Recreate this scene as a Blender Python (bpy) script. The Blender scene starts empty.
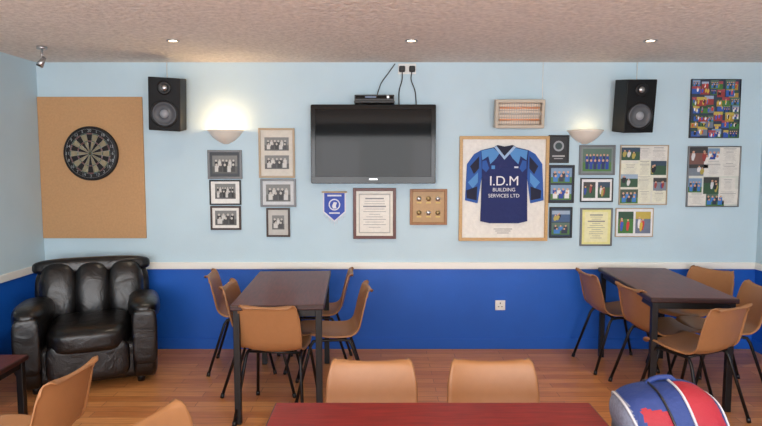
import bpy, bmesh, math, random
from mathutils import Vector, Matrix
random.seed(7)
CAMZ=1.6; F=593.0; TH=math.atan(48/593.0); YW=5.07
ZC=2.46; XL=-2.9; XR=3.235; YS=-2.6
def lin(c):
    c=c/255.0
    return c/12.92 if c<=0.04045 else ((c+0.055)/1.055)**2.4
def L(rgb): return (lin(rgb[0]),lin(rgb[1]),lin(rgb[2]),1)
# metric position on a plane parallel to the far wall, from surveyed photo measurements
def W(px,py,y=YW):
    u=(px-381)/F; v=(py-213)/F
    zd=-math.sin(TH)-v*math.cos(TH); yd=math.cos(TH)-v*math.sin(TH)
    t=y/yd
    return u*t, CAMZ+zd*t

# ---------------- materials ----------------
def material(name,rgb,rough=.5,metal=0,noise=0,nscale=8,bump=0,bscale=60,emit=None,estr=1,coat=0,stretch=None,spec=.5):
    m=bpy.data.materials.new(name); m.use_nodes=True
    nt=m.node_tree; b=nt.nodes['Principled BSDF']
    b.inputs['Base Color'].default_value=L(rgb); b.inputs['Roughness'].default_value=rough
    b.inputs['Metallic'].default_value=metal; b.inputs['Coat Weight'].default_value=coat
    b.inputs['Specular IOR Level'].default_value=spec
    tc=nt.nodes.new('ShaderNodeTexCoord'); mp=nt.nodes.new('ShaderNodeMapping')
    nt.links.new(tc.outputs['Object'],mp.inputs[0])
    if stretch: mp.inputs['Scale'].default_value=stretch
    if noise:
        n=nt.nodes.new('ShaderNodeTexNoise'); n.inputs['Scale'].default_value=nscale; n.inputs['Detail'].default_value=6
        r=nt.nodes.new('ShaderNodeValToRGB'); c=L(rgb)
        r.color_ramp.elements[0].position=.3; r.color_ramp.elements[1].position=.7
        r.color_ramp.elements[0].color=tuple(c[i]*(1-noise) for i in range(3))+(1,)
        r.color_ramp.elements[1].color=tuple(min(1,c[i]*(1+noise)) for i in range(3))+(1,)
        nt.links.new(mp.outputs[0],n.inputs['Vector']); nt.links.new(n.outputs['Fac'],r.inputs[0]); nt.links.new(r.outputs[0],b.inputs['Base Color'])
    if bump:
        n2=nt.nodes.new('ShaderNodeTexNoise'); n2.inputs['Scale'].default_value=bscale; n2.inputs['Detail'].default_value=4
        bp=nt.nodes.new('ShaderNodeBump'); bp.inputs['Strength'].default_value=bump; bp.inputs['Distance'].default_value=.02
        nt.links.new(mp.outputs[0],n2.inputs['Vector']); nt.links.new(n2.outputs['Fac'],bp.inputs['Height']); nt.links.new(bp.outputs[0],b.inputs['Normal'])
    if emit:
        b.inputs['Emission Color'].default_value=L(emit); b.inputs['Emission Strength'].default_value=estr
    return m
_c={}
def flat(r,g,b,rough=.45):
    k=(r,g,b,rough)
    if k not in _c: _c[k]=material('print_%d_%d_%d'%(r,g,b),(r,g,b),rough,noise=.06,nscale=40)
    return _c[k]

M_wall=material('painted_wall_pale_blue',(191,215,226),.7,noise=.03,nscale=3,bump=.08,bscale=120)
M_blue=material('painted_wall_royal_blue',(12,90,190),.5,noise=.05,nscale=3,bump=.08,bscale=120)
M_white=material('white_gloss_paint',(234,234,228),.35)
M_plast=material('white_plastic',(232,232,228),.35)
M_ceil=material('artex_ceiling',(228,222,214),.9,noise=.14,nscale=30,bump=.8,bscale=30)
M_black=material('black_plastic',(16,16,18),.35)
M_blackm=material('black_metal',(22,20,20),.4,metal=.3)
M_cone=material('speaker_cone',(78,81,86),.5)
M_silver=material('silver_metal',(190,190,190),.3,metal=.9)
M_gloss=material('gloss_black',(6,6,7),.1,spec=.2)
M_screen=material('tv_screen',(16,16,18),.05,spec=.12)
M_cork=material('hardboard_tan',(190,148,104),.75,noise=.06,nscale=60)
M_chair=material('tan_polypropylene',(156,109,70),.42,noise=.03,nscale=30,bump=.05,bscale=300)
M_top=material('mahogany_laminate',(92,38,30),.34,noise=.3,nscale=5,stretch=(14,1.5,4),spec=.2)
M_topx=material('mahogany_laminate_red',(118,32,26),.34,noise=.26,nscale=5,stretch=(1.5,14,4),spec=.2)
M_edge=material('table_edge_dark',(48,22,20),.4)
M_oak=material('oak_frame',(196,158,104),.45,noise=.12,nscale=12,stretch=(3,3,12))
M_redwood=material('redwood_frame',(92,40,30),.4,noise=.1,nscale=12)
M_brownf=material('medal_frame_wood',(152,104,58),.45,noise=.12,nscale=12)
M_lamp=material('lamp_glass',(255,244,220),.5,emit=(255,225,180),estr=14)
M_ceramic=material('white_ceramic',(235,228,215),.4)

def leather():
    m=material('black_leather',(13,12,13),.33,bump=0)
    nt=m.node_tree; b=nt.nodes['Principled BSDF']
    tc=nt.nodes.new('ShaderNodeTexCoord')
    v=nt.nodes.new('ShaderNodeTexVoronoi'); v.inputs['Scale'].default_value=180
    n=nt.nodes.new('ShaderNodeTexNoise'); n.inputs['Scale'].default_value=8; n.inputs['Detail'].default_value=4; n.inputs['Distortion'].default_value=.9
    b1=nt.nodes.new('ShaderNodeBump'); b1.inputs['Strength'].default_value=.12; b1.inputs['Distance'].default_value=.003
    b2=nt.nodes.new('ShaderNodeBump'); b2.inputs['Strength'].default_value=.32; b2.inputs['Distance'].default_value=.03
    nt.links.new(tc.outputs['Object'],v.inputs['Vector']); nt.links.new(tc.outputs['Object'],n.inputs['Vector'])
    nt.links.new(v.outputs['Distance'],b1.inputs['Height']); nt.links.new(n.outputs['Fac'],b2.inputs['Height'])
    nt.links.new(b1.outputs[0],b2.inputs['Normal']); nt.links.new(b2.outputs[0],b.inputs['Normal'])
    return m
M_leather=leather()
def floor_mat():
    m=material('laminate_floor',(170,98,56),.36)
    nt=m.node_tree; b=nt.nodes['Principled BSDF']
    tc=nt.nodes.new('ShaderNodeTexCoord')
    br=nt.nodes.new('ShaderNodeTexBrick'); br.inputs['Scale'].default_value=1
    br.inputs['Brick Width'].default_value=.62; br.inputs['Row Height'].default_value=.085
    br.inputs['Mortar Size'].default_value=.0016; br.offset=.37
    br.inputs['Color1'].default_value=L((220,154,94)); br.inputs['Color2'].default_value=L((194,124,70)); br.inputs['Mortar'].default_value=L((122,72,42))
    mp=nt.nodes.new('ShaderNodeMapping'); mp.inputs['Scale'].default_value=(2,26,1)
    n=nt.nodes.new('ShaderNodeTexNoise'); n.inputs['Scale'].default_value=2.5; n.inputs['Detail'].default_value=7
    r=nt.nodes.new('ShaderNodeValToRGB'); r.color_ramp.elements[0].position=.3; r.color_ramp.elements[1].position=.7
    r.color_ramp.elements[0].color=(.74,.69,.62,1); r.color_ramp.elements[1].color=(1.0,1,1,1)
    mx=nt.nodes.new('ShaderNodeMixRGB'); mx.blend_type='MULTIPLY'; mx.inputs[0].default_value=1
    nt.links.new(tc.outputs['Object'],br.inputs['Vector']); nt.links.new(tc.outputs['Object'],mp.inputs[0]); nt.links.new(mp.outputs[0],n.inputs['Vector'])
    nt.links.new(n.outputs['Fac'],r.inputs[0]); nt.links.new(br.outputs['Color'],mx.inputs[1]); nt.links.new(r.outputs[0],mx.inputs[2])
    nt.links.new(mx.outputs[0],b.inputs['Base Color'])
    return m
M_floor=floor_mat()

# ---------------- mesh builder ----------------
class MB:
    def __init__(s): s.bm=bmesh.new(); s.mats=[]
    def mi(s,m):
        if m not in s.mats: s.mats.append(m)
        return s.mats.index(m)
    def merge(s,tmp,mat,smooth=False,M=None,matf=None):
        if M is not None: tmp.transform(M)
        if matf is None:
            k=s.mi(mat)
            for f in tmp.faces: f.material_index=k; f.smooth=smooth
        else:
            for f in tmp.faces: f.material_index=s.mi(matf(f)); f.smooth=smooth
        me=bpy.data.meshes.new('tmp'); tmp.to_mesh(me); tmp.free(); s.bm.from_mesh(me); bpy.data.meshes.remove(me)
    def box(s,c,d,mat,bevel=0,R=None,seg=2):
        t=bmesh.new(); bmesh.ops.create_cube(t,size=1)
        for v in t.verts: v.co=Vector((v.co.x*d[0],v.co.y*d[1],v.co.z*d[2]))
        if bevel: bmesh.ops.bevel(t,geom=t.edges[:],offset=bevel,segments=seg,profile=.5,affect='EDGES')
        M=Matrix.Translation(c)
        if R is not None: M=M@R
        s.merge(t,mat,False,M)
    def cyl(s,a,b,r0,r1,mat,n=20,smooth=True,caps=True):
        a=Vector(a);b=Vector(b);d=b-a
        t=bmesh.new(); bmesh.ops.create_cone(t,cap_ends=caps,segments=n,radius1=r0,radius2=r1,depth=d.length)
        M=Matrix.Translation((a+b)/2)@d.to_track_quat('Z','Y').to_matrix().to_4x4()
        s.merge(t,mat,smooth,M)
    def puff(s,c,h,k,mat,R=None,cuts=9,fn=None,matf=None):
        t=bmesh.new(); bmesh.ops.create_cube(t,size=2); bmesh.ops.subdivide_edges(t,edges=t.edges[:],cuts=cuts,use_grid_fill=True)
        for v in t.verts:
            p=v.co; q=(abs(p.x)**k+abs(p.y)**k+abs(p.z)**k)**(1/k)
            p=p/q
            if fn: p=fn(p)
            v.co=Vector((p.x*h[0],p.y*h[1],p.z*h[2]))
        M=Matrix.Translation(c)
        if R is not None: M=M@R
        if matf: 
            idx={}
            for f in t.faces: idx[f.index]=matf(f)
            s.merge(t,mat,True,M,lambda f:idx[f.index])
        else: s.merge(t,mat,True,M)
    def lathe(s,prof,mat,M=None,n=32,a0=0,a1=2*math.pi):
        t=bmesh.new(); full=abs(a1-a0-2*math.pi)<1e-6; rows=[]
        m=n if full else n+1
        for i in range(m):
            a=a0+(a1-a0)*i/n
            rows.append([t.verts.new((r*math.cos(a),r*math.sin(a),z)) for r,z in prof])
        for i in range(n):
            A=rows[i];B=rows[(i+1)%m]
            for j in range(len(prof)-1):
                vs=[A[j],B[j],B[j+1],A[j+1]]
                try: t.faces.new(vs)
                except: pass
        bmesh.ops.remove_doubles(t,verts=t.verts[:],dist=1e-5)
        bmesh.ops.recalc_face_normals(t,faces=t.faces[:])
        s.merge(t,mat,True,M)
    def tube(s,pts,r,mat,n=10,res=0):
        P=[Vector(p) for p in pts]
        if res: P=catmull(P,res)
        t=bmesh.new(); rings=[]
        up=Vector((0,0,1))
        T0=(P[1]-P[0]).normalized(); ref=up if abs(T0.dot(up))<.9 else Vector((1,0,0))
        nrm=(ref-T0*ref.dot(T0)).normalized()
        for i,p in enumerate(P):
            if i==0:T=(P[1]-P[0])
            elif i==len(P)-1:T=P[-1]-P[-2]
            else:T=(P[i+1]-P[i]).normalized()+(P[i]-P[i-1]).normalized()
            T.normalize(); nrm=(nrm-T*nrm.dot(T)).normalized(); bn=T.cross(nrm)
            rings.append([t.verts.new(p+(nrm*math.cos(2*math.pi*k/n)+bn*math.sin(2*math.pi*k/n))*r) for k in range(n)])
        for i in range(len(rings)-1):
            for k in range(n): t.faces.new([rings[i][k],rings[i][(k+1)%n],rings[i+1][(k+1)%n],rings[i+1][k]])
        t.faces.new(rings[0][::-1]); t.faces.new(rings[-1])
        s.merge(t,mat,True)
    def poly(s,pts,y,mat,th=0):
        t=bmesh.new(); vs=[t.verts.new((p[0],y,p[1])) for p in pts]
        f=t.faces.new(vs); f.normal_update()
        if f.normal.y>0: f.normal_flip()
        if th:
            r=bmesh.ops.extrude_face_region(t,geom=[f])
            for v in [g for g in r['geom'] if isinstance(g,bmesh.types.BMVert)]: v.co.y-=th
            bmesh.ops.recalc_face_normals(t,faces=t.faces[:])
        bmesh.ops.triangulate(t,faces=[f for f in t.faces if len(f.verts)>4])
        s.merge(t,mat,False)
    def quad(s,cx,cz,w,h,y,mat):
        s.poly([(cx-w/2,cz-h/2),(cx+w/2,cz-h/2),(cx+w/2,cz+h/2),(cx-w/2,cz+h/2)],y,mat)
    def disc(s,cx,cz,r,y,mat,n=10,asp=1):
        s.poly([(cx+r*math.cos(2*math.pi*i/n),cz+r*asp*math.sin(2*math.pi*i/n)) for i in range(n)],y,mat)
    def obj(s,name,loc=(0,0,0),rz=0,mods=None):
        me=bpy.data.meshes.new(name); s.bm.to_mesh(me); s.bm.free()
        for m in s.mats: me.materials.append(m)
        return place(me,name,loc,rz)
def place(me,name,loc,rz=0):
    o=bpy.data.objects.new(name,me); bpy.context.scene.collection.objects.link(o)
    o.location=loc; o.rotation_euler=(0,0,math.radians(rz)); return o
def catmull(P,res):
    out=[]
    for i in range(len(P)-1):
        p0=P[max(i-1,0)];p1=P[i];p2=P[i+1];p3=P[min(i+2,len(P)-1)]
        for k in range(res):
            t=k/res
            out.append(.5*((2*p1)+(p2-p0)*t+(2*p0-5*p1+4*p2-p3)*t*t+(3*p1-p0-3*p2+p3)*t**3))
    out.append(P[-1]); return out
def text(parent,body,x,y,z,size,mat,name='lettering',align='CENTER',ext=.0004,sx=1):
    cu=bpy.data.curves.new(name,'FONT'); cu.body=body; cu.size=size; cu.align_x=align; cu.align_y='CENTER'; cu.extrude=ext
    cu.materials.append(mat); o=bpy.data.objects.new(name,cu); bpy.context.scene.collection.objects.link(o)
    o.parent=parent; o.location=(x,y,z); o.rotation_euler=(math.pi/2,0,0); o.scale=(sx,1,1); return o

# ---------------- room shell ----------------
T=.12
xm=(XL+XR)/2; wx=XR-XL; ym=(YW+YS)/2; wy=YW-YS
DZ=.735
mb=MB(); mb.box((xm,ym,-.05),(wx+2*T,wy+2*T,.1),M_floor); mb.obj('floor')
mb=MB(); mb.box((xm,ym,ZC+.05),(wx+2*T,wy+2*T,.1),M_ceil); mb.obj('ceiling')
def wall(name,c,sx,sy):
    mb=MB(); mb.box((c[0],c[1],DZ/2),(sx,sy,DZ),M_blue); mb.box((c[0],c[1],(DZ+ZC)/2),(sx,sy,ZC-DZ),M_wall); mb.obj(name)
wall('wall_north',(xm,YW+T/2),wx+2*T,T)
wall('wall_west',(XL-T/2,ym),T,wy); wall('wall_east',(XR+T/2,ym),T,wy); wall('wall_south',(xm,YS-T/2),wx+2*T,T)
mb=MB(); mb.box((xm,YW-.011,DZ),(wx,.022,.06),M_white,.006); mb.obj('trim_1')
mb=MB(); mb.box((XL+.011,ym,DZ),(.022,wy-.05,.06),M_white,.006); mb.obj('trim_2')
mb=MB(); mb.box((XR-.011,ym,DZ),(.022,wy-.05,.06),M_white,.006); mb.obj('trim_3')
mb=MB(); mb.box((xm,YW-.007,.045),(wx,.014,.09),M_blue,.004); mb.obj('baseboard_north')
mb=MB(); mb.box((XL+.007,ym,.045),(.014,wy-.03,.09),M_blue,.004); mb.obj('baseboard_west')
mb=MB(); mb.box((XR-.007,ym,.045),(.014,wy-.03,.09),M_blue,.004); mb.obj('baseboard_east')
M_glass=material('bright_window_pane',(235,240,245),.3,emit=(225,235,255),estr=1.5)
mb=MB()
for wxx in (-1.3,1.5):
    mb.box((wxx,YS+.01,1.55),(1.7,.02,1.1),M_glass)
    for dx in (-.87,0,.87): mb.box((wxx+dx,YS+.025,1.55),(.06,.05,1.2),M_white,.005)
    for dz in (-.57,.57): mb.box((wxx,YS+.025,1.55+dz),(1.8,.05,.06),M_white,.005)
mb.obj('window_1')

# ---------------- chairs ----------------
def chair_mesh():
    mb=MB()
    prof=[(.222,.425),(.216,.443),(.195,.453),(.12,.452),(.02,.440),(-.08,.436),(-.145,.447),(-.187,.485),(-.207,.55),(-.226,.63),(-.25,.715),(-.262,.747),(-.272,.752),(-.280,.743)]
    P=catmull([Vector((0,a,b)) for a,b in prof],6)
    Ls=[0]
    for i in range(1,len(P)): Ls.append(Ls[-1]+(P[i]-P[i-1]).length)
    LT=Ls[-1]
    def at(l):
        l=max(0,min(LT,l))
        for i in range(1,len(P)):
            if Ls[i]>=l:
                f=(l-Ls[i-1])/(Ls[i]-Ls[i-1]); p=P[i-1].lerp(P[i],f); t=(P[i]-P[i-1]).normalized(); return p,t
        return P[-1],(P[-1]-P[-2]).normalized()
    def tang(l):
        a,_=at(l-.012); b,_=at(l+.012); return (b-a).normalized()
    ws=[(0,.19),(.25,.205),(.45,.203),(.58,.194),(.72,.200),(.9,.196),(1,.184)]
    def wid(s):
        for i in range(1,len(ws)):
            if s<=ws[i][0]:
                f=(s-ws[i-1][0])/(ws[i][0]-ws[i-1][0]); f=f*f*(3-2*f); return ws[i-1][1]*(1-f)+ws[i][1]*f
        return ws[-1][1]
    us=[0,.25,.5,.68,.8,.88,.94,.975,1]; us=[-u for u in us[:0:-1]]+us
    rows=40; r=.06; t=bmesh.new(); G=[]
    for i in range(rows+1):
        s0=i/rows
        row=[]
        for u in us:
            w=wid(s0); d=abs(u)*w-(w-r)
            e=r*(1-math.sqrt(max(0,1-(d/r)**2))) if d>0 else 0
            l=e+s0*(LT-2*e); p,_=at(l); tg=tang(l)
            n=Vector((0,tg.z,-tg.y))
            sgn=1 if n.z+n.y>0 else -1
            n=n*sgn
            off=.026*abs(u)**2.2
            if abs(u)>.93: off-=.014*((abs(u)-.93)/.07)**2
            if e>0 and (s0<.02 or s0>.98): off-=.006
            q=p+n*off; row.append(t.verts.new((u*w,q.y,q.z)))
        G.append(row)
    for i in range(rows):
        for j in range(len(us)-1): t.faces.new([G[i][j],G[i][j+1],G[i+1][j+1],G[i+1][j]])
    bmesh.ops.recalc_face_normals(t,faces=t.faces[:])
    bmesh.ops.solidify(t,geom=t.faces[:],thickness=.006)
    mb.merge(t,M_chair,True)
    R=.0105
    for sx in (-1,1):
        mb.tube([(sx*.215,-.255,.012),(sx*.175,-.135,.385),(sx*.17,-.115,.418),(sx*.168,-.08,.424),(sx*.168,.09,.424),(sx*.17,.125,.42),(sx*.178,.145,.39),(sx*.215,.245,.012)],R,M_blackm,n=12)
        mb.cyl((sx*.2155,-.2565,0),(sx*.2135,-.25,.03),.014,.013,M_black,12); mb.cyl((sx*.2155,.2465,0),(sx*.2135,.24,.03),.014,.013,M_black,12)
    mb.tube([(-.17,-.09,.42),(.17,-.09,.42)],.009,M_blackm); mb.tube([(-.17,.1,.42),(.17,.1,.42)],.009,M_blackm)
    me=bpy.data.meshes.new('plastic_chair'); mb.bm.to_mesh(me); mb.bm.free()
    for m in mb.mats: me.materials.append(m)
    return me
CH=chair_mesh()
chairs=[(-.665,3.76,-5),(-1.08,4.63,-84),(-.84,4.19,-90),(-.35,4.08,97),(-.50,4.66,92),
 (1.88,4.66,-86),(1.99,4.12,-80),(2.48,4.64,122),(2.41,4.16,84),(1.99,3.72,25),
 (-.04,2.25,180),(.48,2.25,180),(-1.53,2.41,85),(-.55,1.82,-112),(.99,1.80,0)]
for x,y,r in chairs: place(CH,'plastic_chair',(x,y,0),r)

# ---------------- tables ----------------
def table(name,x,y,w,d,h,rz,mt,inset=.035,lw=.04,th=.032):
    mb=MB()
    mb.box((0,0,h-th/2),(w,d,th),M_edge,.006)
    mb.box((0,0,h-.0005),(w-.012,d-.012,.003),mt,.001,seg=1)
    for sy in (-1,1): mb.box((0,sy*(d/2-inset),h-th-.022),(w-2*inset,.022,.044),M_blackm,.002)
    for sx in (-1,1): mb.box((sx*(w/2-inset),0,h-th-.022),(.022,d-2*inset,.044),M_blackm,.002)
    for sx in (-1,1):
        for sy in (-1,1):
            mb.box((sx*(w/2-inset),sy*(d/2-inset),(h-th)/2),(lw,lw,h-th),M_blackm,.003)
    mb.obj(name,(x,y,0),rz)
table('pub_table',-.66,4.13,.57,1.18,.75,2.8,M_top)
table('pub_table',2.045,4.30,.55,1.14,.75,-3.6,M_top)
table('pub_table',.185,1.77,1.13,.6,.75,0,M_topx)
table('coffee_table',-2.53,3.18,.6,1.0,.40,1,M_top)

# ---------------- armchair ----------------
mb=MB()
RX=lambda a:Matrix.Rotation(math.radians(a),4,'X')
RY=lambda a:Matrix.Rotation(math.radians(a),4,'Y')
mb.puff((0,0,.19),(.43,.38,.15),8,M_leather,cuts=14)
mb.puff((0,-.10,.36),(.275,.34,.10),4.5,M_leather,cuts=14)
mb.puff((0,-.37,.22),(.27,.05,.14),5,M_leather,cuts=14)
for sx in (-1,1):
    mb.puff((sx*.37,-.03,.30),(.09,.39,.27),6,M_leather,cuts=14)
    mb.puff((sx*.375,-.04,.525),(.115,.385,.085),3,M_leather,R=RX(-4),cuts=18)
    mb.puff((sx*.375,-.405,.36),(.085,.03,.2),5,M_leather,cuts=14)
mb.puff((0,.33,.45),(.42,.09,.36),6,M_leather,R=RX(-8),cuts=14)
for i in range(3):
    mb.puff((-.24+.24*i,.245,.60),(.135,.10,.24),3,M_leather,R=RX(-12),cuts=14)
mb.puff((0,.325,.79),(.43,.10,.07),3.4,M_leather,R=RX(-8),cuts=20)
for sx in (-1,1):
    for sy in (-1,1): mb.cyl((sx*.34,sy*.3,0),(sx*.34,sy*.3,.06),.025,.032,M_black)
mb.obj('leather_armchair',(-2.215,4.46,0),22)

# ---------------- backpack ----------------
M_navy=material('bag_navy_nylon',(26,50,112),.65,bump=.3,bscale=30); M_red=material('bag_red_nylon',(150,24,42),.65,bump=.3,bscale=30)
M_grey=material('bag_grey_mesh',(112,116,134),.8,noise=.2,nscale=90); M_pipe=material('bag_white_piping',(180,180,188),.6)
mb=MB()
bh=(.168,.15,.215)
def bagf(p):
    z=p.z*(1+.14*p.x) if p.z>0 else p.z
    x=p.x*(1+.10*max(0,p.z-.3))-.42*max(0,p.z-.35)
    return Vector((x,p.y*(1-.18*max(0,p.z)),z))
def bagm(f):
    c=f.calc_center_median(); z=c.z/bh[2]; x=c.x/bh[0]+.42*max(0,z-.35); y=c.y/bh[1]
    if x<-.74 and z<.85: return M_grey
    if y<-.5 and -.60<x<-.1 and z<.80: return M_red
    if x>.28 and (y<.1): return M_red if x<.86 else M_navy
    return M_navy
mb.puff((0,0,bh[2]),bh,3.3,M_navy,cuts=31,fn=bagf,matf=bagm)
mb.puff((-.02,-.14,.15),(.12,.045,.12),4,M_navy,cuts=12)
def sect(xo,mat,r):
    pts=[]
    for j in range(33):
        a=-.35+(math.pi+.7)*j/32; cy,cz=math.cos(a),math.sin(a); k=3.3
        s=((1-abs(xo)**k)/(abs(cy)**k+abs(cz)**k))**(1/k)
        p=bagf(Vector((xo,-cy*s,cz*s))); pts.append((p.x*bh[0]*1.01,p.y*bh[1]*1.02,bh[2]+p.z*bh[2]*1.012))
    mb.tube(pts,r,mat,n=6)
sect(.25,M_pipe,.0045); sect(.86,M_pipe,.0035); sect(-.72,M_pipe,.0045); sect(-.1,M_black,.004)
mb.tube([(-.07,.03,.405),(-.06,.03,.43),(-.03,.03,.444),(.01,.03,.444),(.03,.03,.42)],.009,M_navy,res=5)
mb.tube([(.06,.12,.36),(.12,.17,.33),(.155,.16,.23),(.145,.14,.1)],.014,M_grey,res=6)
mb.obj('backpack',(.945,1.88,.455),-3)

# ---------------- prints ----------------
def team(mb,cx,cz,w,h,y,bw=True,seed=0,n=6):
    rnd=random.Random(seed)
    if bw:
        bg=flat(120,122,120);gr=flat(84,86,84);cols=[flat(36,38,40),flat(200,200,196),flat(60,60,62)];sk=flat(190,186,178)
    else:
        bg=rnd.choice([flat(84,110,96),flat(120,150,180),flat(70,84,70)]);gr=flat(74,120,58)
        cols=rnd.choice([[flat(30,60,150),flat(20,40,100)],[flat(30,60,150),flat(220,220,220)],[flat(40,50,70),flat(60,120,190)]]);sk=flat(206,160,130)
    mb.quad(cx,cz,w,h,y,bg); mb.quad(cx,cz-h*.3,w,h*.4,y-.0003,gr)
    for row in range(2):
        m=n-row
        for i in range(m):
            x=cx-w*.42+w*.84*(i+.5)/m; z=cz+h*(.0-.24*row)+rnd.uniform(-.01,.01)*h; yy=y-.0006-.0006*row
            mb.quad(x,z,w*.84/m*.8,h*.34,yy,cols[(i+row)%len(cols)])
            mb.disc(x,z+h*.22,min(w*.84/m*.28,h*.075),yy-.0003,sk,8,1.15)
def cert(mb,cx,cz,w,h,y,paper=(225,222,212),seed=0,ink=(120,120,124)):
    rnd=random.Random(seed); mb.quad(cx,cz,w,h,y,flat(*paper)); k=flat(*ink)
    z=cz+h*.4; i=0
    while z>cz-h*.42:
        ww=w*rnd.uniform(.35,.8); t=h*(.035 if i==0 or i==3 else .012); mb.quad(cx,z,ww,t,y-.0004,k); z-=h*.07; i+=1
def action(mb,cx,cz,w,h,y,seed=0,vivid=False):
    rnd=random.Random(seed)
    A=[(70,110,70),(60,90,130),(120,130,140),(90,80,76),(50,84,60),(120,84,76)]
    B=[(50,70,90),(150,170,190),(60,60,60),(30,60,40)]
    C=[(150,60,56),(40,66,150),(210,210,210),(176,160,80),(30,30,40)]
    if vivid: A=[(70,120,60),(50,90,170),(170,140,60),(150,60,60),(110,120,140),(60,60,110)]; B=[(190,170,80),(150,170,200),(160,70,80),(50,80,60)]; C=[(200,60,56),(60,90,190),(230,230,230),(210,180,70),(30,30,40)]
    mb.quad(cx,cz,w,h,y,flat(*rnd.choice(A)))
    mb.quad(cx,cz+h*.33,w,h*.33,y-.0003,flat(*rnd.choice(B)))
    for i in range(3):
        x=cx+w*rnd.uniform(-.35,.35); z=cz+h*rnd.uniform(-.2,.05); c=flat(*rnd.choice(C))
        mb.poly([(x-w*.08,z-h*.2),(x+w*.02,z-h*.22),(x+w*.1,z+h*.05),(x+w*.09,z+h*.2),(x-w*.07,z+h*.2),(x-w*.11,z)],y-.0006-i*.0002,c)
        mb.disc(x,z+h*.27,min(w,h)*.07,y-.0014,flat(206,160,130),8)
def frame(px0,py0,px1,py1,name,fm,fw=.018,matc=None,dep=.022,content=None):
    x0,z1=W(px0,py0,YW-dep); x1,z0=W(px1,py1,YW-dep)
    w=x1-x0;h=z1-z0; mb=MB()
    for sgn in (-1,1):
        mb.box((sgn*(w/2-fw/2),-dep/2,0),(fw,dep,h),fm,.003)
        mb.box((0,-dep/2,sgn*(h/2-fw/2)),(w-2*fw+.002,dep*.96,fw),fm,.003)
    mb.box((0,-.006,0),(w-fw,.010,h-fw),matc if matc else flat(225,222,212))
    if content: content(mb,w-2*fw,h-2*fw,-.0118)
    return mb.obj(name,((x0+x1)/2,YW-.0006,(z0+z1)/2)),w,h
FB=M_black; FG=material('pewter_frame',(112,114,116),.4,metal=.4); FD=material('dark_wood_frame',(58,40,32),.4); FL=material('pale_wood_frame',(176,158,132),.5)
ft='framed_team_photo'
frame(207,150,242,179,ft,FG,.02,flat(60,66,72),content=lambda mb,w,h,y:(team(mb,0,.0,w*.84,h*.74,y,True,1)))
frame(209,180,241,205,ft,FB,.012,flat(228,228,224),content=lambda mb,w,h,y:(team(mb,0,.01,w*.72,h*.68,y,True,2,7)))
frame(210,206,241,230,ft,FD,.016,flat(228,226,220),content=lambda mb,w,h,y:(team(mb,0,0,w*.8,h*.72,y,True,3,4)))
frame(258,128,295,178,ft,FL,.018,flat(205,200,188),content=lambda mb,w,h,y:(team(mb,0,h*.2,w*.76,h*.29,y,True,4),team(mb,0,-h*.2,w*.76,h*.3,y,True,5,5)))
frame(260,179,296,207,ft,FG,.018,flat(200,204,206),content=lambda mb,w,h,y:(team(mb,0,0,w*.78,h*.72,y,True,6,5)))
frame(266,208,290,237,ft,FD,.016,flat(186,184,178),content=lambda mb,w,h,y:(team(mb,0,0,w*.62,h*.56,y,True,8,3)))
frame(353,188,396,239,'framed_certificate',M_redwood,.026,flat(222,218,206),content=lambda mb,w,h,y:(mb.quad(0,0,w*.86,h*.88,y,flat(170,168,160)),cert(mb,0,0,w*.8,h*.83,y-.0006,(224,220,210),5)))
def medals(mb,w,h,y):
    for i in range(3):
        for j in range(2):
            x=(i-1)*w*.3; z=(.5-j)*h*.46+.01
            mb.cyl((x,y,z),(x,y-.005,z),.021,.019,material('medal_bronze',(150,130,90),.35,metal=.7) if (i+j)%2 else M_silver,20)
            mb.quad(x,z-.034,.04,.011,y-.001,flat(210,180,90))
frame(410,189,447,225,'framed_medal_display',M_brownf,.024,flat(176,140,92),content=medals)
frame(549,135,569,163,'framed_plaque',FB,.012,flat(24,26,30),content=lambda mb,w,h,y:(mb.disc(0,h*.12,w*.3,y,flat(150,155,160),16),mb.disc(0,h*.12,w*.2,y-.0006,flat(40,60,60),16),mb.quad(0,-h*.28,w*.7,h*.06,y,flat(170,170,170)),mb.quad(0,-h*.38,w*.5,h*.03,y,flat(170,170,170))))
frame(549,165,574,203,ft,FB,.012,flat(30,40,60),content=lambda mb,w,h,y:(team(mb,0,h*.24,w*.9,h*.42,y,False,11,4),team(mb,0,-h*.24,w*.9,h*.42,y,False,12,4)))
frame(550,207,572,238,ft,FB,.012,flat(40,60,80),content=lambda mb,w,h,y:(action(mb,0,h*.22,w*.9,h*.4,y,3),team(mb,0,-h*.22,w*.9,h*.42,y,False,14,3)))
frame(580,145,615,175,ft,FG,.014,flat(120,130,130),content=lambda mb,w,h,y:(team(mb,0,0,w*.88,h*.84,y,False,15,7)))
frame(581,178,613,202,ft,FB,.01,flat(228,228,228),content=lambda mb,w,h,y:(action(mb,-w*.24,0,w*.4,h*.74,y,5),action(mb,w*.24,0,w*.4,h*.74,y,6)))
frame(581,208,612,246,'framed_certificate',FG,.014,flat(226,222,150),content=lambda mb,w,h,y:(cert(mb,0,0,w*.8,h*.86,y,(228,224,178),9)))
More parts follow.
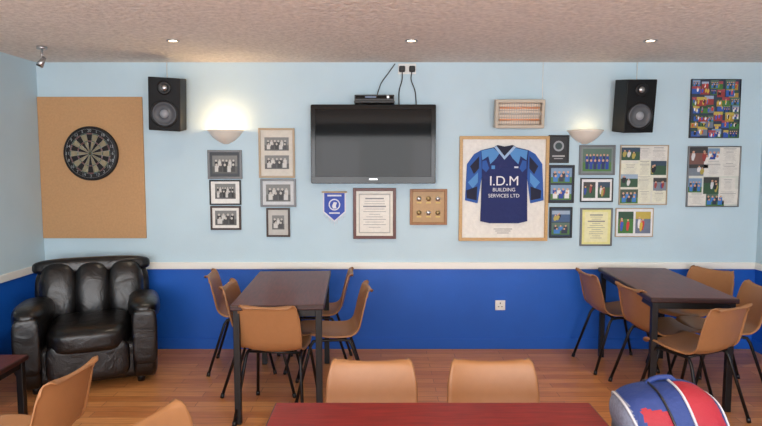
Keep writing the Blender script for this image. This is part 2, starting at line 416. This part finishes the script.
def collage(seed,cols,rows,kinds=('a','c','a'),vivid=False,jit=.14):
    # slightly irregular overlapping clippings
    def f(mb,w,h,y):
        rnd=random.Random(seed); cells=[(i,j) for i in range(cols) for j in range(rows)]; rnd.shuffle(cells)
        for n_,(i,j) in enumerate(cells):
            ww=w/cols*rnd.uniform(.78,1.25); hh=h/rows*rnd.uniform(.74,1.2)
            cx=-w/2+w*(i+.5+rnd.uniform(-jit,jit))/cols; cz=-h/2+h*(j+.5+rnd.uniform(-jit,jit))/rows
            cx=max(-w/2+ww/2,min(w/2-ww/2,cx)); cz=max(-h/2+hh/2,min(h/2-hh/2,cz))
            k=rnd.choice(kinds); s=rnd.randint(0,999); yy=y-n_*.00015
            if k=='a': action(mb,cx,cz,ww,hh,yy,s,vivid)
            elif k=='t': team(mb,cx,cz,ww,hh,yy,False,s,4)
            else: cert(mb,cx,cz,ww,hh,yy,rnd.choice([(220,218,210),(218,218,198)]),s,(150,150,150))
    return f
frame(621,145,667,205,'newspaper_collage',FL,.008,flat(214,214,202),dep=.022,content=collage(4,3,4,('a','c','c','t')))
frame(616,208,653,237,'newspaper_collage',FL,.008,flat(226,226,226),dep=.016,content=lambda mb,w,h,y:(action(mb,-w*.24,0,w*.42,h*.8,y,31,True),action(mb,w*.24,0,w*.42,h*.8,y,6,True)))
frame(689,146,739,207,'newspaper_collage',FG,.010,flat(206,210,200),dep=.022,content=collage(24,3,4,('c','a','c','t')))
frame(692,79,739,138,'photo_collage_poster',FB,.004,flat(50,60,80),dep=.022,content=collage(33,6,7,('a','a','a','t'),True,.3))

# jersey
S=5.05/F
def jersey(mb,w,h,y):
    def q(px,py): return ((px-504)*S,(188.5-py)*S)
    navy=material('jersey_navy',(16,34,96),.7,bump=.3,bscale=25); mid=material('jersey_mid_blue',(38,88,166),.7,bump=.2,bscale=25); cy=material('jersey_light_blue',(84,144,204),.7)
    dk=material('jersey_black_blue',(12,18,50),.7)
    slL=[(481,150),(474,154),(467,164),(465.5,200),(478,203),(481,182),(484,165)]; slR=[(528,150),(535,154),(542,164),(544,200),(531,203),(528,182),(525,165)]
    mb.poly([q(*p) for p in slL],y,mid,.012); mb.poly([q(*p) for p in slR],y,mid,.012)
    mb.poly([q(*p) for p in [(494,147),(481,150),(482,178),(481,221),(490,223),(519,223),(528,221),(527,178),(528,150),(515,147),(510,150),(504,152),(498,150)]],y,navy,.016)
    yy=y-.0165
    for m in (1,-1):
        X=lambda p:q(504+m*(p[0]-504),p[1])
        mb.poly([X(p) for p in [(493,148),(481,150.5),(482,160),(488,156),(490,164),(496,158),(499,153)]],yy,cy)
        mb.poly([X(p) for p in [(482,161),(486,160),(489,168),(486,172),(482,168)]],yy,mid)
        mb.poly([X(p) for p in [(479,156),(470,166),(474,174),(479,168)]],y-.0125,dk)
        mb.poly([X(p) for p in [(478,172),(468,182),(473,188),(478,182)]],y-.0125,cy)
        mb.poly([X(p) for p in [(477.5,186),(466.5,190),(467,198),(477,200)]],y-.0125,dk)
    mb.poly([q(*p) for p in [(494,146.5),(504,158),(515,146.5),(512,145),(504,146.5),(497,145)]],yy-.001,dk)
    mb.poly([q(*p) for p in [(493.5,147),(504,159.5),(504,156),(496,146)]],yy-.002,flat(150,180,215))
    mb.poly([q(*p) for p in [(515.5,147),(504,159.5),(504,156),(513,146)]],yy-.002,flat(150,180,215))
    mb.quad(q(493,167)[0],q(0,167)[1],.03,.03,yy,cy); mb.quad(q(516,167)[0],q(0,167)[1],.035,.014,yy,flat(210,215,225))
    mb.quad(0,q(0,231)[1],.24,.055,y-.001,flat(226,224,216))
    for k in range(3): mb.quad(0,q(0,229+k*2)[1],.16-.03*k,.005,y-.0018,flat(110,110,110))
o,w,h=frame(460,136,547.5,241,'framed_football_jersey',M_oak,.026,flat(226,224,216),.035,jersey)
WT=material('white_lettering',(235,235,238),.6)
text(o,'I.D.M',.0,-.031,(188.5-181)*S,.115,WT,'jersey_lettering',sx=1.0,ext=.001)
text(o,'BUILDING',.0,-.031,(188.5-189.5)*S,.043,WT,'jersey_lettering',ext=.001)
text(o,'SERVICES LTD',.0,-.031,(188.5-195.5)*S,.043,WT,'jersey_lettering',ext=.001)

# pennant
def wq(px,py,cx,cz,y=YW): 
    x,z=W(px,py,y); return (x-cx,z-cz)
cx,cz=W(334.5,206)
mb=MB(); pb=material('pennant_blue',(16,62,168),.5); pw=flat(215,218,228)
mb.poly([wq(*p,cx,cz) for p in [(323,192),(346,192),(346,212),(334.5,222),(323,212)]],-.002,pw,.004)
mb.poly([wq(*p,cx,cz) for p in [(324.3,193),(344.7,193),(344.7,211.4),(334.5,220.3),(324.3,211.4)]],-.0065,pb)
mb.disc(0,.012,.05,-.0072,pw,20); mb.disc(0,.012,.04,-.0078,pb,20); mb.poly([(-.022,.0),(-.005,.035),(.022,.03),(.012,.0),(.018,-.02),(-.012,-.022)],-.0084,pw)
mb.quad(0,.09,.12,.014,-.0072,pw); mb.quad(0,-.06,.09,.012,-.0072,pw)
for i in range(9): mb.cyl((-.09+i*.0225,-.004,-.055-.085*(1-abs(i-4)/4.5)),(-.09+i*.0225,-.004,-.085-.085*(1-abs(i-4)/4.5)),.003,.002,pw,6)
mb.cyl((-.108,-.008,.12),(.108,-.008,.12),.006,.006,M_oak,10)
mb.tube([(-.1,-.006,.12),(0,-.004,.165),(.1,-.006,.12)],.0015,pw,6)
mb.obj('pennant',(cx,YW-.0005,cz))

# dartboard
x0,z1=W(37,97); x1,z0=W(147,238)
x0=XL+.002
mb=MB(); mb.box(((x0+x1)/2,YW-.009,(z0+z1)/2),(x1-x0,.017,z1-z0),M_cork,.002); mb.obj('dartboard_backboard')
cx,cz=W(90.5,153.5,YW-.05)
mb=MB(); blk=material('sisal_black',(24,24,24),.8); crm=material('sisal_cream',(142,134,108),.8); red=material('sisal_red',(110,40,36),.8); grn=material('sisal_green',(40,80,56),.8); rim=material('dartboard_rim',(16,16,18),.6)
Mf=Matrix.Rotation(math.pi/2,4,'X')
mb.lathe([(0,0),(.2255,0),(.2275,.004),(.2275,.034),(.222,.038),(.172,.038),(0,.038)],rim,Mf,60)
def sector(r0,r1,a0,a1,m,y=-.0388):
    n=3;pts=[(r0*math.cos(a0+(a1-a0)*k/n),r0*math.sin(a0+(a1-a0)*k/n)) for k in range(n+1)]+[(r1*math.cos(a1-(a1-a0)*k/n),r1*math.sin(a1-(a1-a0)*k/n)) for k in range(n+1)]
    mb.poly(pts,y,m)
for i in range(20):
    a=math.pi/2+(i-.5)*math.pi/10; b=a+math.pi/10; e=i%2==0
    sector(.016,.099,a,b,blk if e else crm); sector(.107,.162,a,b,blk if e else crm)
    sector(.099,.107,a,b,red if e else grn); sector(.162,.170,a,b,red if e else grn)
    mb.cyl((.016*math.cos(a),-.0395,.016*math.sin(a)),(.172*math.cos(a),-.0395,.172*math.sin(a)),.0009,.0009,M_silver,6)
for r,m in ((.016,grn),(.0065,red)): mb.disc(0,0,r,-.0392-(.0004 if r<.01 else 0),m,20)
for r in (.016,.099,.107,.162,.170,.205):
    mb.tube([(r*math.cos(2*math.pi*k/48),-.0395,r*math.sin(2*math.pi*k/48)) for k in range(49)],.0009,M_silver,5)
o=mb.obj('dartboard',(cx,YW-.0176,cz))
nums=[20,5,12,9,14,11,8,16,7,19,3,17,2,15,10,6,13,4,18,1]
for i,nn in enumerate(nums):
    a=math.pi/2+i*math.pi/10
    text(o,str(nn),.190*math.cos(a),-.0395,.190*math.sin(a),.034,M_silver,'number')

# speakers
def speaker():
    mb=MB(); w,h,d=.25,.42,.20
    mb.box((0,0,0),(w,d,h),material('speaker_vinyl',(11,11,13),.5,noise=.1,nscale=60,spec=.25),.006)
    y=-d/2
    Mx=lambda z:Matrix.Translation((0,y,z))@Matrix.Rotation(math.pi/2,4,'X')
    mb.lathe([(.108,0),(.108,.006),(.098,.010),(.094,.004)],M_blackm,Mx(-.075),40)
    mb.lathe([(.095,.003),(.088,.009),(.080,.004),(.078,.001),(.035,-.012+.014),(.033,.004)],M_cone,Mx(-.075),40)
    mb.lathe([(.034,.003),(.028,.012),(.012,.019),(0,.020)],material('dust_cap',(150,154,160),.35),Mx(-.075),30)
    mb.lathe([(.055,0),(.055,.004),(.045,.008),(.024,.002)],M_blackm,Mx(.13),30)
    mb.lathe([(.024,.001),(.016,.009),(0,.012)],M_silver,Mx(.13),24)
    mb.box((0,d/2+.03,-.05),(.05,.06,.05),M_blackm,.004); 
    return mb
sx,sz=W(164,103,YW-.27); o=speaker().obj('wall_speaker',(sx,YW-.185,sz))
o.rotation_euler=(math.radians(7),math.radians(3),math.radians(4))
sx,sz=W(638.5,105,YW-.27); o=speaker().obj('wall_speaker',(sx,YW-.185,sz))
o.rotation_euler=(math.radians(7),math.radians(-1),math.radians(6))
for px,y0,y1 in ((167,64,92),(637,64,94)):
    mb=MB(); a=W(px,y0);b=W(px,y1); mb.tube([(a[0],YW-.006,ZC-.002),(a[0],YW-.006,b[1]),(a[0],YW-.05,b[1]-.06)],.004,M_plast,8); mb.obj('speaker_cable')
mb=MB(); a=W(543,64);b=W(543,100); mb.tube([(a[0],YW-.005,ZC-.002),(a[0],YW-.005,b[1])],.003,M_plast,8); mb.obj('heater_cable')

# TV
yT=YW-.10
a=W(310.5,104.5,yT);b=W(435.5,183.5,yT); w=b[0]-a[0];h=a[1]-b[1]
mb=MB(); bz=.04
mb.box((0,.03,0),(w,.045,h),M_gloss,.008,seg=3)
mb.box((0,.0055,0.012),(w-2*bz,.006,h-2*bz-.02),M_screen)
for s_ in (-1,1): 
    mb.box((s_*(w/2-bz/2),.004,0),(bz,.014,h-.01),M_gloss,.003)
mb.box((0,.0035,h/2-bz/2),(w-.01,.014,bz),M_gloss,.003); mb.box((0,.0035,-h/2+.03),(w-.01,.014,.06),M_gloss,.003)
mb.box((0,.075,0),(w*.6,.045,h*.6),M_black,.01); mb.box((0,.0975,0),(.3,.0045,.3),M_blackm)
mb.quad(0,-h/2+.035,.07,.010,-.0042,M_silver)
mb.obj('wall_mounted_television',((a[0]+b[0])/2,yT,(a[1]+b[1])/2))
ttop=a[1]
mb=MB(); a=W(355,92,yT);b=W(394,105,yT); w=b[0]-a[0]; hh=.05
mb.box((0,0,hh/2+.014),(w,.17,hh),M_black,.004); mb.box((0,-.086,hh/2+.018),(w*.94,.003,hh*.5),M_gloss); mb.box((-.03,-.088,hh/2+.02),(.09,.002,.014),material('display_blue',(90,110,140),.3)); mb.box((.11,-.088,hh/2+.02),(.018,.002,.018),M_silver)
mb.box((0,.015,.007),(w*1.02,.20,.012),M_black,.002)
mb.box((0,.115,.03),(.12,.01,.10),M_black)
mb.obj('set_top_box',((a[0]+b[0])/2,YW-.125,ttop+.004))
# sockets + cables
mb=MB(); a=W(407,69)
mb.box((a[0],YW-.0065,a[1]),(.15,.012,.088),M_plast,.003)
for dx in (-.042,.042):
    mb.box((a[0]+dx,YW-.03,a[1]-.005),(.05,.04,.05),M_black,.008)
mb.obj('wall_plug_socket')
mb=MB()
def cab(pts,r=.0045): mb.tube([(W(p[0],p[1])[0],YW-p[2],W(p[0],p[1])[1]) for p in pts],r,M_black,8,res=6)
cab([(402,71,.03),(402,80,.02),(399,92,.02),(399,108,.045)])
cab([(412,71,.03),(411,80,.02),(415,92,.02),(416,108,.045)])
cab([(395,64,.01),(388,74,.02),(381,84,.03),(377,96,.03)],.004)
mb.obj('television_cable')

# heater
yh=YW-.08
a=W(494,99.5,yh);b=W(542.5,128,yh); w=b[0]-a[0];h=a[1]-b[1]; mb=MB()
hb=material('heater_casing_cream',(190,178,160),.45); hr=material('heater_reflector',(226,214,196),.4,metal=.1); he=material('heater_element',(196,150,116),.5,emit=(255,140,70),estr=.35)
for s_ in (-1,1): mb.box((s_*(w/2-.014),-.03,0),(.028,.075,h),hb,.008); mb.box((0,-.03,s_*(h/2-.014)),(w-.04,.075,.028),hb,.006)
mb.box((0,0,0),(w-.03,.012,h-.03),hr)
mb.box((0,-.045,0),(w-.05,.006,h*.08),hb,.002)
for z in (-.05,.05): 
    mb.cyl((-w/2+.04,-.035,z),(w/2-.04,-.035,z),.008,.008,he,14)
for k in range(7): mb.cyl((-w/2+.02,-.066,-h/2+.035+k*(h-.07)/6),(w/2-.02,-.066,-h/2+.035+k*(h-.07)/6),.0018,.0018,M_silver,6)
for k in range(18): mb.cyl((-w/2+.035+k*(w-.07)/17,-.064,-h/2+.02),(-w/2+.035+k*(w-.07)/17,-.064,h/2-.02),.0018,.0018,M_silver,6)
mb.box((0,.04,0),(.16,.07,.08),M_blackm)
o=mb.obj('wall_heater',((a[0]+b[0])/2,YW-.083,(a[1]+b[1])/2)); o.rotation_euler=(math.radians(6),0,0)

# sconces
for px,e in ((223.5,3.8),(588,.5)):
    a=W(px,136,YW-.08)
    mb=MB(); mb.lathe([(.02,-.065),(.035,-.055),(.075,-.035),(.115,0),(.14,.032),(.152,.045),(.152,.052),(.138,.046),(.11,.008),(.07,-.025),(.0,-.04)],M_ceramic,None,40,math.pi,2*math.pi)
    mb.box((0,-.005,-.005),(.12,.01,.09),M_ceramic,.003)
    mb.cyl((0,-.05,-.035),(0,-.05,.015),.016,.016,M_plast,12); mb.puff((0,-.05,.03),(.02,.02,.026),2,M_lamp if e>1 else M_ceramic,cuts=5)
    o=mb.obj('wall_uplighter_lamp',(a[0],YW-.001,a[1]))
    ld=bpy.data.lights.new('uplighter_bulb','POINT'); ld.energy=e; ld.color=(1,.62,.30); ld.shadow_soft_size=.03
    lo=bpy.data.objects.new('uplighter_bulb',ld); bpy.context.scene.collection.objects.link(lo); lo.parent=o; lo.location=(0,-.105,.07)

# electric outlet
a=W(500,305); mb=MB()
mb.box((0,-.0065,0),(.086,.012,.086),M_plast,.003)
for p in ((0,.018,.008,.014),(-.014,-.012,.012,.006),(.014,-.012,.012,.006)): mb.box((p[0],-.0125,p[1]),(p[2],.001,p[3]),M_black)
mb.box((.028,-.014,.026),(.01,.005,.016),M_plast,.001)
mb.obj('power_outlet',(a[0],YW,a[1]))

# downlights
spots=[(-1.44,4.19),(.21,4.19),(1.865,4.19),(-1.44,1.5),(.21,1.5),(1.865,1.5),(-1.44,-1),(.21,-1),(1.865,-1)]
for i,(x,y) in enumerate(spots):
    mb=MB(); mb.lathe([(.045,0),(.047,-.006),(.034,-.008),(.030,-.002),(.028,0)],M_silver,None,28); mb.lathe([(.029,-.003),(0,-.004)],M_lamp,None,24)
    o=mb.obj('ceiling_downlight',(x,y,ZC))
    ld=bpy.data.lights.new('downlight_beam','SPOT'); ld.energy=30 if y>3 else 42; ld.color=(1,.84,.64); ld.spot_size=math.radians(120); ld.spot_blend=.9; ld.shadow_soft_size=.05
    lo=bpy.data.objects.new('downlight_beam',ld); bpy.context.scene.collection.objects.link(lo); lo.parent=o; lo.location=(0,0,-.02)
# ceiling spotlight left corner
mb=MB(); mb.cyl((0,0,0),(0,0,-.02),.035,.035,M_silver); mb.cyl((0,0,-.02),(0,0,-.09),.007,.007,M_silver)
mb.cyl((.012,.01,-.08),(-.012,-.02,-.14),.014,.026,M_silver); mb.cyl((-.0121,-.0201,-.1402),(-.0125,-.0205,-.142),.022,.022,M_black)
mb.obj('ceiling_spotlight',(-2.47,4.40,ZC))

# ---------------- light ----------------
def area(name,loc,rot,sx,sy,e,col):
    ld=bpy.data.lights.new(name,'AREA'); ld.shape='RECTANGLE'; ld.size=sx; ld.size_y=sy; ld.energy=e; ld.color=col
    o=bpy.data.objects.new(name,ld); bpy.context.scene.collection.objects.link(o); o.location=loc; o.rotation_euler=rot
area('window_daylight',(.1,YS+.1,1.45),(math.radians(90),0,0),4.6,1.5,235,(.96,.98,1))
area('ceiling_fill_light',(.1,-.6,1.0),(math.radians(180),0,0),5,2.5,105,(1,.95,.90))  # unseen upward fill, added to brighten the ceiling; no fixture behind it
w=bpy.data.worlds.new('world'); bpy.context.scene.world=w; w.use_nodes=True
w.node_tree.nodes['Background'].inputs[0].default_value=(.5,.55,.6,1); w.node_tree.nodes['Background'].inputs[1].default_value=.3
try: bpy.context.scene.view_settings.view_transform='Standard'
except Exception as ex: print(ex)
cd=bpy.data.cameras.new('camera'); cd.lens=F/762*36; cd.sensor_width=36; cd.clip_start=.05
co=bpy.data.objects.new('camera',cd); bpy.context.scene.collection.objects.link(co); co.location=(0,0,CAMZ); co.rotation_euler=(math.pi/2-TH,0,0)
bpy.context.scene.camera=co
